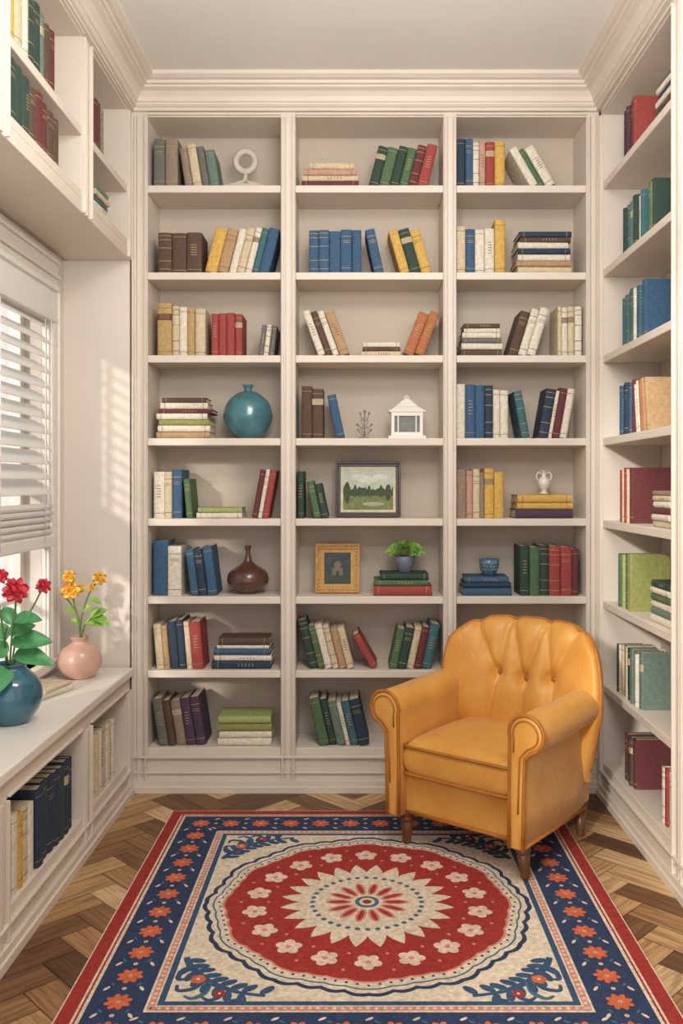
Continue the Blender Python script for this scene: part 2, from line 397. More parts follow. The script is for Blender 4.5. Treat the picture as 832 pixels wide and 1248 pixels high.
# row4
S(4,0,189,'a0,66,8 w2,64,8 o3,62,7 w0,62,8 m2,66,5 w5,58,8 e7,54,6')
V(4,1,367,'e13:63 e14:62'); V(4,1,409,'b11:54',-12)
V(4,2,557,'w11:67 b12:67 b12:67 n10:66 w9:60 w10:60'); V(4,2,637,'k10:59',-10); V(4,2,657,'n12:60 w4:60 m10:61 w9:62',10)
# row5
V(5,0,185,'w14:58 c9:58 b12:59'); V(5,0,226,'g8:49',-5); S(5,0,238,'w0,56,7 u2,54,6'); V(5,0,306,'m7:60 w5:60 r8:60',10)
V(5,1,362,'d8:57'); V(5,1,382,'g9:46 d9:42',-12)
V(5,2,557,'t12:60 i8:58 c9:60 t5:56 y12:62 y12:58'); S(5,2,629,'p0,71,11 y2,68,8 y3,66,10')
# row6
V(6,0,184,'b19:67 w17:62'); V(6,0,231,'b10:58 n10:58 b12:60',-7)
zst=S(6,1,455,'r0,72,12 g1,66,7 d8,60,8')
zcup=S(6,2,565,'b0,60,10 n1,58,6 b2,54,7'); V(6,2,635,'d12:61 g12:61 d12:61 r14:61 r14:61 m9:58')
# row7
V(7,0,189,'c10:56 a7:54 n11:58 n9:60 c7:57 r14:58',-5); S(7,0,257,'n0,72,10 w3,70,7 b2,69,8 w6,64,4 e8,62,9')
V(7,1,376,'d11:60 g8:54 w9:56 c8:54 a9:50 c9:52',-14); V(7,1,451,'r9:47',-30); V(7,1,474,'g10:50 d11:52 c9:52 m9:53 k12:55',12)
# row8
V(8,0,192,'s12:58 e9:56 t12:54 p12:58 p12:60',-9); S(8,0,264,'w0,66,9 w2,64,8 o0,66,10 u1,64,9')
V(8,1,388,'g13:58 d9:57 q11:56 w5:55 k10:56 n13:58',-13)
# right case
def ry(px,X=1.10): return X*F/(px-VX)
def RG(r): return 'books on the %s shelf of the side bookcase'%ORD[r-1]
def RV(r,px,spec,ang=0,dpr=(0.11,0.14)): return vert('R',-ry(px),SZ[r-1],spec,RG(r),ang,sc=0.001,dpr=dpr)
def RS(r,px,spec,ins=0): return stack('R',-ry(px),SZ[r-1],spec,RG(r),sc=0.001,dpr=(0.14,0.17),ins0=ins)
RV(1,757,'n30:215 m26:220 n24:216 m26:218 r36:222'); RS(1,797,'w0,190,28 e5,180,26 w0,185,24 n10,170,24 w10,170,22 s12,165,20')
RV(2,757,'d35:200 k28:205 q30:208 n26:200 k30:210 d30:204 w22:198 k30:206'); vert('R',-3.39,SZ[1],'g28:200 c16:190 d26:196',RG(2),0,sc=0.001,dpr=(.11,.13))
RV(3,753,'k35:215 q28:218 k30:218 q25:215 n30:222 k36:220 w20:214 b30:225 k24:216 b40:228')
e4=RV(4,752,'b40:215 n30:215 w20:212 n28:215 b30:214 m30:218'); vert('R',e4+0.040,SZ[3],'w22:200 m24:206 w20:210 f30:208 a26:212 w22:205 a30:210',RG(4),-9,sc=0.001,dpr=(.11,.14))
RV(5,754,'r32:225 c20:222 r30:226 c14:220 m34:228',dpr=(.15,.17)); RS(5,792,'c0,200,26 w5,190,24 m5,190,22 w8,185,26 c10,180,20 t10,175,18')
RV(6,752,'g30:225 u28:226 o26:226 g28:226 c20:224 o34:230',dpr=(.14,.17)); RS(6,790,'w0,210,30 q4,205,26 w4,200,26 g10,190,28 w8,190,22 d10,180,26')
RV(7,748,'d40:205 w22:210 c32:212 q35:214 c22:214 d30:210 w24:212 q35:216 s36:218 w20:212 q40:220')
RV(8,756,'m36:190 d38:192 e36:196 m36:200',dpr=(.14,.16)); RV(8,803,'w28:200 r36:205 w24:208 r30:204')
# left case
def ly(px): return 1.045*F/(VX-px)
def LV(z,px,spec,grp,ang=0): return vert('L',ly(px),z,spec,grp,ang,sc=0.001,dpr=(0.15,0.2))
LV(2.478,6,'d65:190 d60:185 d60:182 e55:175 m62:180 m55:176 e60:172 e50:168','books on the lower wall cabinet shelf')
LV(2.715,6,'y60:240 c60:235 w50:235 d50:220 d60:225 q40:215 e45:200 m45:205','books on the upper wall cabinet shelf')
LV(2.715,113,'m45:190 e40:195 t40:190','books on the upper wall cabinet shelf')
stack('L',ly(113),2.478,'w0,190,28 k0,180,26 c5,180,24 q10,170,28','books on the lower wall cabinet shelf',sc=0.001)
e5=LV(0.148,5,'c50:235 w45:240 y40:232 c50:238 w45:230','books in the low bookcase')
vert('L',e5+0.015,0.148,'n60:255 d55:258 n60:255 n50:255 d50:256 n50:256 n45:254',"books in the low bookcase",0,sc=0.001,dpr=(.15,.2))
LV(0.148,111,'w50:250 c32:250 w45:252 m18:250 c50:255 w45:250 c40:246 w40:250','books in the low bookcase')
def flat_on(x,y,z,k,w,h,dp,rz,label):
    M=book_mesh(w,h,dp,k,5); M.obj('book',loc=(x,y,z+w/2),rot=(0,math.pi/2,rz),label=label,category='book')
flat_on(-1.20,3.36,0.5675,'w',0.02,0.20,0.15,math.radians(72),'off-white paperback lying on the window ledge')
flat_on(-1.19,3.38,0.588,'c',0.012,0.19,0.14,math.radians(78),'cream thin booklet on top of a paperback')
# ---------------- ornaments ----------------
def bp_(px,dy=0.12): return (px-VX)*(YB+dy)/F
TEAL=mat('teal_glaze','#44757f',0.2,nscale=14,var=0.28,coat=0.5)
BROWNG=mat('brown_glaze','#58392f',0.25,nscale=12,var=0.25,coat=0.4)
PORC=mat('porcelain','#ddd9d0',0.3,var=0.04)
STONE=mat('beige_stone','#c2b9ac',0.6,var=0.08)
SILV=mat('pale_silver','#8f897d',0.4,metal=0.3)
rx=bp_(300); s=empty('ring_sculpture',(rx,4.09,RZ[0]+.0005),label='pale beige stone ring ornament on a flat rectangular base',category='ornament')
M=MB(); M.box(-0.088,0.088,-0.04,0.04,0,0.022,STONE); M.box(-0.07,0.07,-0.032,0.032,0.022,0.030,STONE); M.obj('base',parent=s,bevel=0.004)
M=MB(); cz=0.138
M.tube([(0.044*math.cos(a),0,cz+0.046*math.sin(a)) for a in [2*math.pi*i/40 for i in range(40)]],0.0155,STONE,12,True)
M.obj('ring',parent=s)
M=MB(); M.tube([(-0.055,0,0.034),(-0.03,0,0.042),(-0.01,0,0.044),(0.0,0,0.06),(0.0,0,0.085)],[0.007,0.009,0.010,0.010,0.009],STONE); M.tube([(0.055,0,0.034),(0.02,0,0.042),(0,0,0.05)],0.008,STONE); M.obj('stem',parent=s)
def spl(pts,n=6):
    out=[]
    for i in range(len(pts)-1):
        p0=pts[max(i-1,0)];p1=pts[i];p2=pts[i+1];p3=pts[min(i+2,len(pts)-1)]
        for k in range(n):
            t=k/n; out.append(tuple(0.5*((2*b)+(-a+c)*t+(2*a-5*b+4*c-d)*t*t+(-a+3*b-3*c+d)*t**3) for a,b,c,d in zip(p0,p1,p2,p3)))
    out.append(tuple(pts[-1])); return out
def vase(name,loc,prof,m_,label,cat='vase'):
    e=empty(name,loc,label=label,category=cat); P=spl(prof,5)
    P=[(max(0.0005,r),z) for r,z in P]
    M=MB(); M.lathe(P,(0,0,0),m_,48); M.obj('body',parent=e); return e
vase('vase',(bp_(302),4.125,RZ[3]+.0005),[(0.03,0),(0.045,0.004),(0.085,0.035),(0.112,0.09),(0.112,0.125),(0.095,0.175),(0.055,0.212),(0.022,0.225),(0.018,0.235),(0.026,0.252),(0.02,0.253),(0.012,0.235)],TEAL,'round teal glazed ceramic vase with a tiny neck')
e=empty('wire_ornament',(bp_(444),4.08,RZ[3]+.0005),label='small silver wire ornament with crossed branches',category='ornament')
M=MB(); M.lathe([(0.028,0),(0.03,0.004),(0.01,0.01),(0.004,0.014)],(0,0,0),SILV,20); M.obj('base',parent=e)
M=MB(); M.tube([(0,0,0.01),(0,0,0.125)],0.0028,SILV)
for a,z in ((0.5,0.02),(2.6,0.02),(0.3,0.05),(2.85,0.05),(0.9,0.085),(2.2,0.085)):
    x1=0.034*math.cos(a); z1=z+0.034*abs(math.sin(a))+.006
    M.tube(spl([(0,0,z),(x1*.5,0.004,z+.002),(x1,0,z1)],4),0.0022,SILV); M.ell((x1,0,z1),(0.006,0.006,0.006),SILV,8,6)
for zc in (.045,.08): M.tube([(0.016*math.cos(q_),0,zc+0.016*math.sin(q_)) for q_ in [2*math.pi*i/16 for i in range(16)]],.002,SILV,6,True)
M.ell((0,0,0.127),(0.007,0.007,0.007),SILV,8,6); M.obj('branches',parent=e)
e=empty('lantern',(bp_(495),4.10,RZ[3]+.0005),label='white painted candle lantern with a tiered roof and handle',category='lantern')
M=MB(); M.box(-.085,.085,-.055,.055,0,.014,WHITE); M.box(-.074,.074,-.05,.05,.014,.022,WHITE)
for x in (-.072,.058):
    for y in (-.05,.036): M.box(x,x+.014,y,y+.014,.02,.115,WHITE)
M.box(-.074,.074,-.05,.05,.112,.122,WHITE); M.box(-.06,.06,-.049,-.042,.02,.030,WHITE); M.box(-.06,.06,-.049,-.042,.104,.113,WHITE)
for x in (-.044,.038): M.box(x,x+.006,-.048,-.043,.03,.105,WHITE)
M.obj('body',parent=e,bevel=0.0015)
M=MB(); M.box(-.058,.058,-.038,-.034,.022,.112,mat('lantern_pane','#77766f',0.15)); M.obj('pane',parent=e)
M=MB()
steps=[(1.08,.122,1.10,.127),(1.10,.127,1.04,.132),(.98,.132,.80,.142),(.80,.142,.55,.154),(.60,.154,.60,.158),(.56,.158,.36,.168),(.40,.168,.40,.172),(.36,.172,.20,.182),(.20,.182,.06,.190)]
for (s0,z0,s1,z1) in steps:
    a,b_=.076,.05
    M.add([(-a*s0,-b_*s0,z0),(a*s0,-b_*s0,z0),(a*s0,b_*s0,z0),(-a*s0,b_*s0,z0),(-a*s1,-b_*s1,z1),(a*s1,-b_*s1,z1),(a*s1,b_*s1,z1),(-a*s1,b_*s1,z1)],[(3,2,1,0),(0,1,5,4),(1,2,6,5),(2,3,7,6),(3,0,4,7),(4,5,6,7)],WHITE)
M.obj('roof',parent=e)
M=MB(); M.tube([(0.012*math.cos(a),0,0.187+0.012*math.sin(a)) for a in [math.pi*i/12 for i in range(13)]],0.003,WHITE); M.obj('handle',parent=e)
def frame(px0,px1,hpx,z,y,bar,fm,picfn,label,lean=7,mati=None,matw=0.0,orn=None):
    w=(px1-px0)*(y)/F; h=hpx*y/F
    th=0.02; a=math.radians(lean)
    e=empty('picture_frame',(((px0+px1)/2-VX)*y/F,y,z+0.001+th*math.sin(a)),(-a,0,0),label=label,category='picture frame')
    M=MB()
    for (o,bw,y0) in ((0,bar*0.45,-0.004),(bar*0.45,bar*0.55,0.002)):
        i=o+bw
        M.box(-w/2+o,w/2-o,y0,th-0.004,o,i,fm); M.box(-w/2+o,w/2-o,y0,th-0.004,h-i,h-o,fm)
        M.box(-w/2+o,-w/2+i,y0,th-0.004,i,h-i,fm); M.box(w/2-i,w/2-o,y0,th-0.004,i,h-i,fm)
    if orn:
        for k in range(13):
            f=k/12; q=.006
            for zz in (bar*.72,h-bar*.72): M.ell((-w/2+bar*.72+(w-bar*1.44)*f,0.001,zz),(q,.003,q*.7),orn,8,6)
            for xx in (-w/2+bar*.72,w/2-bar*.72): M.ell((xx,0.001,bar*.72+(h-bar*1.44)*f),(q*.7,.003,q),orn,8,6)
    M.obj('frame',parent=e,bevel=0.002)
    M=MB(); M.box(-w/2+0.004,w/2-0.004,th-0.004,th,0.004,h-0.004,INK); M.obj('backing',parent=e)
    x0,x1,z0,z1=-w/2+bar,w/2-bar,bar,h-bar
    if mati:
        M=MB(); M.box(x0,x1,0.008,0.012,z0,z1,mati); M.obj('mat_board',parent=e)
        x0+=matw;x1-=matw;z0+=matw;z1-=matw
    M=MB(); picfn(M,x0,x1,z0,z1,0.0075); M.obj('picture',parent=e)
    return e
def ellp(M,cx,cz,rx_,rz_,y,m_,n=18,clip=None):
    pts=[(cx+rx_*math.cos(2*math.pi*i/n),cz+rz_*math.sin(2*math.pi*i/n)) for i in range(n)]
    if clip: pts=[(min(max(a,clip[0]),clip[1]),min(max(b,clip[2]),clip[3])) for a,b in pts]
    M.add([(a,y,b) for a,b in pts],[tuple(range(n))],m_)
def quad(M,x0,x1,z0,z1,y,m_): M.add([(x0,y,z0),(x1,y,z0),(x1,y,z1),(x0,y,z1)],[(0,1,2,3)],m_)
SKY=mat('paint_sky','#b9bfb0',0.7,nscale=30); FLD=mat('paint_field','#727d4a',0.7,nscale=50,var=.25); TRE=mat('paint_trees','#3c4a30',0.7,nscale=90,var=.3); CLD=mat('paint_cloud','#d0cec0',0.7)
PTH=mat('paint_water','#a0a68a',0.7)
def land(M,x0,x1,z0,z1,y):
    W=x1-x0;H=z1-z0; cl=(x0,x1,z0,z1)
    quad(M,x0,x1,z0,z1,y,SKY)
    for j,(cx,cz,r) in enumerate(((.3,.8,.16),(.5,.74,.2),(.75,.82,.15))): ellp(M,x0+W*cx,z0+H*cz,W*r,H*r*.45,y-.0003-.00005*j,CLD,clip=cl)
    quad(M,x0,x1,z0,z0+H*.4,y-.0006,FLD)
    rr=random.Random(8)
    for i in range(26):
        c=i/25; big=.07+.09*rr.random(); ellp(M,x0+W*c,z0+H*(.38+big*.5),W*.035,H*big,y-.0009-.00002*i,TRE,clip=cl)
    ellp(M,x0+W*.6,z0+H*.14,W*.22,H*.05,y-.0015,PTH)
    for c,s_ in ((.08,.27),(.90,.2)): ellp(M,x0+W*c,z0+H*.42,W*.06,H*s_,y-.0016,TRE,clip=cl)
frame(409,488,68,RZ[4],4.115,0.022,mat('walnut_frame','#3e2e26',0.4,nscale=40),land,'dark wood framed landscape painting with trees and meadow',7,mat('mat_cream','#d0c6ae',0.8),0.012)
POR=mat('paint_dark','#353d44',0.6,nscale=60,var=.3); PF=mat('paint_figure','#75695a',0.6)
def port(M,x0,x1,z0,z1,y):
    W=x1-x0;H=z1-z0; quad(M,x0,x1,z0,z1,y,POR)
    quad(M,x0+W*.1,x1-W*.1,z0+H*.08,z0+H*.3,y-.0004,TRE); quad(M,x0+W*.3,x1-W*.3,z0+H*.28,z0+H*.5,y-.0006,PF)
    ellp(M,x0+W*.5,z0+H*.6,W*.14,H*.12,y-.0008,PF)
    quad(M,x0+W*.44,x0+W*.56,z0+H*.28,z0+H*.4,y-.0009,POR)
frame(384,438,60,RZ[5],4.11,0.026,mat('antique_gold_frame','#b5833c',0.4,nscale=50,var=.25),port,'antique gold ornate frame with a small dark picture',8,mat('mat_tan','#c29a58',0.7),0.015,orn=mat('gold_beads','#d0a458',0.35,metal=.4))
z5=RZ[4]+29.3*K
e=vase('vase',(bp_(662),4.11,z5),[(0.018,0),(0.022,0.004),(0.012,0.014),(0.022,0.032),(0.029,0.052),(0.022,0.072),(0.011,0.084),(0.012,0.100),(0.021,0.110),(0.016,0.110),(0.008,0.098)],PORC,'small white porcelain vase with two curled handles')
M=MB()
for sg in (-1,1):
    M.tube(spl([(sg*0.011,0,0.094),(sg*0.026,0,0.100),(sg*0.035,0,0.084),(sg*0.027,0,0.064)],5),0.0032,PORC,8)
M.obj('handle',parent=e)
vase('vase',(bp_(302),4.125,RZ[5]+.0005),[(0.03,0),(0.04,0.003),(0.05,0.012),(0.088,0.040),(0.097,0.068),(0.084,0.102),(0.045,0.128),(0.022,0.146),(0.013,0.17),(0.011,0.195),(0.016,0.218),(0.012,0.219),(0.006,0.2)],BROWNG,'dark brown glazed vase with a slender neck')
CUPB=mat('cup_glaze','#4f7082',0.3,nscale=60,var=.35)
e=empty('cup',(bp_(595),4.10,zcup+0.0005),label='small blue patterned ceramic cup on stacked books',category='cup')
M=MB(); P=[(0.024,0),(0.026,0.006),(0.028,0.008),(0.042,0.03),(0.047,0.055),(0.048,0.076),(0.044,0.076),(0.042,0.055),(0.03,0.02),(0.002,0.014)]
M.lathe(P,(0,0,0),CUPB,36); M.obj('bowl',parent=e)
M=MB()
for zz,rr_ in ((0.03,0.0425),(0.045,0.0455),(0.06,0.0475)):
    for k in range(18):
        a=2*math.pi*(k+ (0.5 if zz==0.045 else 0))/18; M.ell((rr_*math.cos(a)*.985,rr_*math.sin(a)*.985,zz),(0.003,0.003,0.003),mat('cup_dots','#9fb4bd',.4),6,4)
M.obj('dots',parent=e)
LEAF=mat('leaf_green','#86b04c',0.5,nscale=60,var=.3); LEAF2=mat('leaf_deep','#529a62',0.4,nscale=30,var=.3); STEM=mat('stem_green','#5f7a3a',0.6)
e=empty('potted_plant',(bp_(493),4.11,zst+0.0005),label='small bushy green plant in a blue-grey pot on books',category='potted plant')
M=MB(); M.lathe([(0.026,0),(0.03,0.004),(0.044,0.04),(0.05,0.07),(0.046,0.076),(0.04,0.066),(0.002,0.064)],(0,0,0),mat('slate_glaze','#6d7686',0.35,var=.15),36); M.obj('pot',parent=e)
M=MB(); rr=random.Random(4)
for i in range(280):
    a=rr.uniform(0,2*math.pi); ph=math.asin(rr.uniform(0.0,1)); r=rr.uniform(0.6,1)
    p=(0.080*r*math.cos(ph)*math.cos(a),0.058*r*math.cos(ph)*math.sin(a),0.086+0.052*r*math.sin(ph))
    M.leaf(p,(math.cos(a)*math.cos(ph),math.sin(a)*math.cos(ph),math.sin(ph)+rr.uniform(-.3,.5)),rr.uniform(.015,.022),rr.uniform(.015,.02),0.3,LEAF if rr.random()<.85 else LEAF2,up=(rr.uniform(-.6,.6),-1,rr.uniform(0.2,1)),fold=.1)
for i in range(10):
    a=i*.63; M.tube([(0,0,0.06),(0.06*math.cos(a),0.04*math.sin(a),0.11)],0.0015,STEM,5)
M.obj('foliage',parent=e)
# window ledge vases
ZT=0.5675
VT=mat('blue_glaze','#35677a',0.15,nscale=14,var=.25,coat=.6)
e=empty('flower_vase',(-1.200,3.06,ZT),label='round blue-teal vase with red geraniums and broad leaves',category='vase of flowers')
M=MB(); M.lathe([(max(.001,r),z) for r,z in spl([(0.045,0),(0.06,0.005),(0.095,0.05),(0.106,0.095),(0.092,0.145),(0.06,0.178),(0.05,0.19),(0.056,0.203),(0.05,0.203),(0.04,0.185)],5)],(0,0,0),VT,48); M.obj('vase',parent=e)
RED=mat('petal_red','#e0404f',0.5,nscale=60,var=.2); RED2=mat('petal_rose','#bd283a',0.5,nscale=60,var=.2)
YEL=mat('petal_yellow','#f6c850',0.5,nscale=60,var=.12); ORG=mat('petal_orange','#f0a93a',0.5)
def bloom(M,c,r,mats,seed=0):
    rr=random.Random(seed)
    c=Vector(c); M.ell(c,(r*.42,r*.42,r*.35),mats[-1],12,8)
    faces=[Vector((0.25,-1,0.35)),Vector((-.8,-.5,.5)),Vector((.9,-.3,.5)),Vector((0,.2,1)),Vector((0.1,-.7,-.7)),Vector((0,.9,.2))]
    for fi,fd in enumerate(faces):
        fd.normalize(); a=fd.cross(Vector((0,0,1))); 
        if a.length<.1: a=Vector((1,0,0))
        a.normalize(); b_=fd.cross(a); cc=c+fd*r*.34
        for ring,(cnt,til,ln) in enumerate(((6,.15,.80),(5,.7,.5))):
            for k in range(cnt):
                q_=2*math.pi*k/cnt+ring*.4+fi; d=a*math.cos(q_)+b_*math.sin(q_)+fd*til
                M.leaf(cc,d,r*ln*rr.uniform(.9,1.1),r*.58,0.0,mats[(k+ring)%len(mats)],up=fd,fold=-.25,pw=.6)
        M.ell(cc+fd*r*.16,(r*.1,r*.1,r*.1),mats[-1],8,6)
def stemleaf(e,stems,blooms,leaves,seed):
    M=MB()
    for s_ in stems: M.tube(spl(s_,5),0.0035,STEM,6)
    M.obj('stems',parent=e)
    M=MB()
    for p,d,L,W,dr in leaves: M.leaf(p,d,L,W,dr,LEAF2 if seed==1 else LEAF,up=(0.3,-0.7,0.8),fold=.3,nu=6,nv=14,pw=.75)
    M.obj('leaves',parent=e)
    for i,(c,r,ms) in enumerate(blooms):
        M=MB(); bloom(M,c,r,ms,seed*10+i); M.obj('blossom',parent=e)
def loc_(px,py,d,base): return ((px-VX)*d/F-base[0],d-base[1],EYE-(py-VY)*d/F-base[2])
b0=(-1.200,3.06,ZT)
q=lambda px,py,d=3.06:loc_(px,py,d,b0)
stemleaf(e,[[q(12,812),q(14,780),q(18,750),q(20,722)],[q(14,812,3.05),q(22,770,3.1),q(40,740,3.15),q(52,716,3.18)],[q(8,812),q(4,770,3.0),q(-8,700,2.95)],[q(14,812),q(25,790,3.1),q(40,768,3.16)],[q(10,812),q(6,780,2.98),q(8,765,2.9)]],
 [(q(19,720),0.053,[RED,RED,RED2]),(q(53,714,3.18),0.033,[RED,RED2]),(q(1,702,2.97),0.030,[RED,RED2])],
 [(q(14,786,3.07),(0.85,0.25,0.30),.145,.085,.30),(q(16,800,3.07),(0.95,0.1,0.10),.14,.08,.35),(q(12,775),(0.6,0.3,0.55),.11,.06,.35),
  (q(14,762),(-0.3,0.2,0.8),.10,.055,.3),(q(16,757),(0.9,-0.2,0.35),.12,.055,.3),(q(8,780),(-0.5,0.2,0.5),.12,.07,.3),
  (q(8,815,3.0),(-.1,-0.8,-0.1),.13,.095,.5),(q(28,758,3.1),(0.9,0.1,0.25),.07,.035,.2),(q(8,800,3.0),(-0.4,-.3,.6),.10,.07,.3)],1)
PINKG=mat('peach_glaze','#cfa592',0.35,nscale=10,var=.12,coat=.3)
b1=(-1.185,3.77,ZT)
e=empty('flower_vase',b1,label='round peach vase with yellow orange flowers on stems',category='vase of flowers')
M=MB(); M.lathe([(max(.001,r),z) for r,z in spl([(0.04,0),(0.055,0.004),(0.084,0.04),(0.091,0.08),(0.075,0.12),(0.042,0.142),(0.032,0.155),(0.04,0.172),(0.035,0.172),(0.025,0.155)],5)],(0,0,0),PINKG,48); M.obj('vase',parent=e)
q=lambda px,py,d=3.77:loc_(px,py,d,b1)
stemleaf(e,[[q(97,790),q(97,760),q(90,735),q(86,718)],[q(98,790),q(99,755),q(108,725),q(120,706)],[q(99,790),q(102,765),q(113,752),q(122,742)],[q(98,770),q(92,745),q(80,728)]],
 [(q(86,720),0.050,[YEL,YEL,ORG]),(q(84,703,3.74),0.034,[YEL,ORG]),(q(98,717,3.8),0.024,[YEL]),(q(121,705),0.036,[YEL,YEL,ORG]),(q(111,716,3.75),0.02,[YEL,ORG])],
 [(q(104,759),(0.9,-0.3,0.2),.095,.05,.3),(q(110,752),(0.75,0.1,0.6),.09,.048,.3),(q(113,752),(0.9,-.2,-.1),.085,.045,.3),(q(100,745),(0.8,-.2,.6),.06,.03,.2),(q(93,745),(-0.7,-.1,.3),.055,.03,.3),(q(108,730),(0.9,-.1,0),.06,.028,.4),(q(98,762),(-0.6,0,.5),.06,.032,.2)],2)
# ---------------- rug ----------------
def rm(n_,h): return mat('rug_'+n_,h,0.95,nscale=75,var=.22,bump=0.9,bscale=380)
RR=rm('red','#9f2f28'); RN=rm('navy','#26395a'); RC=rm('cream','#dbccb4'); RB=rm('blue','#2f5070'); RP=rm('rose','#cf8a78'); RO=rm('coral','#cf663f'); RT=rm('teal','#436a80'); RK=rm('blush','#e2c6b4')
CX,CY=0.0275,2.93; HX=0.815; HY=0.83
rug=MB(); T=0.005
rug.box(-HX,HX,-HY,HY,0.0005,T,RC)
def rz(l): return T+0.0002*l
def rect(a,l,m_): rug.add([(-HX+a,-HY+a,rz(l)),(HX-a,-HY+a,rz(l)),(HX-a,HY-a,rz(l)),(-HX+a,HY-a,rz(l))],[(0,1,2,3)],m_)
def pol(pts,l,m_): rug.add([(x,y,rz(l)) for x,y in pts],[tuple(range(len(pts)))],m_)
def disc(cx,cy,r,l,m_,n=24,ry_=None,rot=0): 
    ry_=ry_ or r; c,s_=math.cos(rot),math.sin(rot)
    pol([(cx+r*math.cos(a)*c-ry_*math.sin(a)*s_,cy+r*math.cos(a)*s_+ry_*math.sin(a)*c) for a in [2*math.pi*i/n for i in range(n)]],l,m_)
def flower(cx,cy,r,np_,l,m_,mc,rot=0,fat=.42,cen=.24):
    for i in range(np_):
        a=rot+2*math.pi*i/np_; disc(cx+r*.58*math.cos(a),cy+r*.58*math.sin(a),r*.42,l+.12*i,m_,12,r*fat*math.sin(math.pi/np_)*2.0,a)
    disc(cx,cy,r*cen,l+1.6,mc,10)
def fan(pts,l,m_):
    n_=len(pts); rug.add([(0,0,rz(l))]+[(x,y,rz(l)) for x,y in pts],[(0,1+i,1+(i+1)%n_) for i in range(n_)],m_)
rect(0.004,1,RR); rect(0.045,2,RC); rect(0.052,3,RR); rect(0.058,4,RC); rect(0.068,5,RN); rect(0.222,6,RC); rect(0.229,7,RP); rect(0.247,8,RC); rect(0.252,9,RB); rect(0.270,10,RC)
for sgn in (-1,1):
    k=-HY+0.24
    while k<HY-0.24:
        disc(sgn*(HX-0.238),k,0.0055,11,RC,8); k+=0.022
    k=-HX+0.24
    while k<HX-0.24:
        disc(k,sgn*(HY-0.238),0.0055,11,RC,8); k+=0.022
    k=-HY+0.03
    while k<HY-0.03:
        disc(sgn*(HX-0.056),k,0.004,7,RR,6); k+=0.02
    k=-HX+0.03
    while k<HX-0.03:
        disc(k,sgn*(HY-0.056),0.004,7,RR,6); k+=0.02
bo=0.145; nb=11
def mini(x,y,vertical):
    for s_ in (-1,1):
        if vertical: disc(x+s_*.048,y,0.005,7,RK,8,0.013,0.6*s_); disc(x+s_*.036,y+.02,0.004,7,RT,8,0.010,-0.6*s_)
        else: disc(x,y+s_*.048,0.013,7,RK,8,0.005,0.6*s_); disc(x+.02,y+s_*.036,0.010,7,RT,8,0.004,-0.6*s_)
    disc(x,y,0.007,7,RK,8); disc(x,y,0.0035,8,RP,6)
for i in range(nb+1):
    for sgn in (-1,1):
        y=-HY+bo+(2*HY-2*bo)*i/nb; flower(sgn*(HX-bo),y,0.038,8,7,RO,RC,i*.3,.32,.17); disc(sgn*(HX-bo),y,.004,9.2,RO,6)
        if i<nb: mini(sgn*(HX-bo),y+(HY-bo)/nb,True)
        if 0<i<nb:
            x=-HX+bo+(2*HX-2*bo)*i/nb; flower(x,sgn*(HY-bo),0.038,8,7,RO,RC,i*.3,.32,.17); disc(x,sgn*(HY-bo),.004,9.2,RO,6)
        if i<nb: mini(-HX+bo+(2*HX-2*bo)*(i+.5)/nb,sgn*(HY-bo),False)
def ngon(r,n_,l,m_,scal=.006):
    # straight-sided polygon with a finely scalloped woven edge
    P=[]; N=n_*24
    for i in range(N):
        a=2*math.pi*i/N; half=math.pi/n_; ph=(a%(2*half))-half
        k=math.cos(half)/math.cos(ph); k=.35+.65*k/ math.cos(half*.0) if False else k
        P.append((r*k*(1+scal*abs(math.sin(a*n_*2.0)))*math.cos(a),r*k*(1+scal*abs(math.sin(a*n_*2.0)))*math.sin(a)))
    fan(P,l,m_)
ngon(.536,12,11,RN,.02); ngon(.521,12,12,RC,.02); ngon(.508,12,13,RT,.01); ngon(.502,12,14,RC,.01)
ngon(.475,12,15,RP,.012); ngon(.467,12,16,RR,.012)
for i in range(96):
    a=2*math.pi*i/96; half=math.pi/12; ph=(a%(2*half))-half; k=math.cos(half)/math.cos(ph)*.488; disc(k*math.cos(a),k*math.sin(a),.005,17,RN,8)
for i in range(18):
    a=2*math.pi*(i+.5)/18; flower(.368*math.cos(a),.368*math.sin(a),.042,5,17.5,RK,RP,a,fat=.34,cen=.2)
    a=2*math.pi*i/18; disc(.415*math.cos(a),.415*math.sin(a),.006,17.5,RP,8); disc(.325*math.cos(a),.325*math.sin(a),.006,17.5,RP,8)
P_=[]
NP=24
for i in range(NP*10):
    a=2*math.pi*i/(NP*10); f=(i%10)/10.0; s_=1-abs(2*f-1); P_.append(((.222+.064*s_**.85)*math.cos(a),(.222+.064*s_**.85)*math.sin(a)))
fan(P_,18,RC)
for i in range(NP):
    a=2*math.pi*(i+.5)/NP; disc(.238*math.cos(a),.238*math.sin(a),.014,18.6,RK,10,.005,a)
for i in range(36):
    a=2*math.pi*i/36; disc(.180*math.cos(a),.180*math.sin(a),.009,19,RT,10)
for i in range(14):
    a=2*math.pi*i/14; disc(.094*math.cos(a),.094*math.sin(a),.044,19+.1*i,RP,12,.017,a); disc(.094*math.cos(a),.094*math.sin(a),.034,20.5,RR,12,.009,a)
disc(0,0,.05,21.5,RC); disc(0,0,.04,22,RT); disc(0,0,.026,23,RC); disc(0,0,.015,24,RR)
def strip(pts,w,l,m_):
    n_=len(pts); L=[];Rr=[]
    for i in range(n_):
        a=Vector(pts[max(0,i-1)]);b_=Vector(pts[min(n_-1,i+1)]); d=(b_-a).normalized(); nn=Vector((-d.y,d.x))*w/2*(0.55+.45*math.sin(math.pi*min(1,.15+i/n_)))
        L.append(Vector(pts[i])+nn); Rr.append(Vector(pts[i])-nn)
    for i in range(n_-1): pol([Rr[i],Rr[i+1],L[i+1],L[i]],l,m_)
ci=0
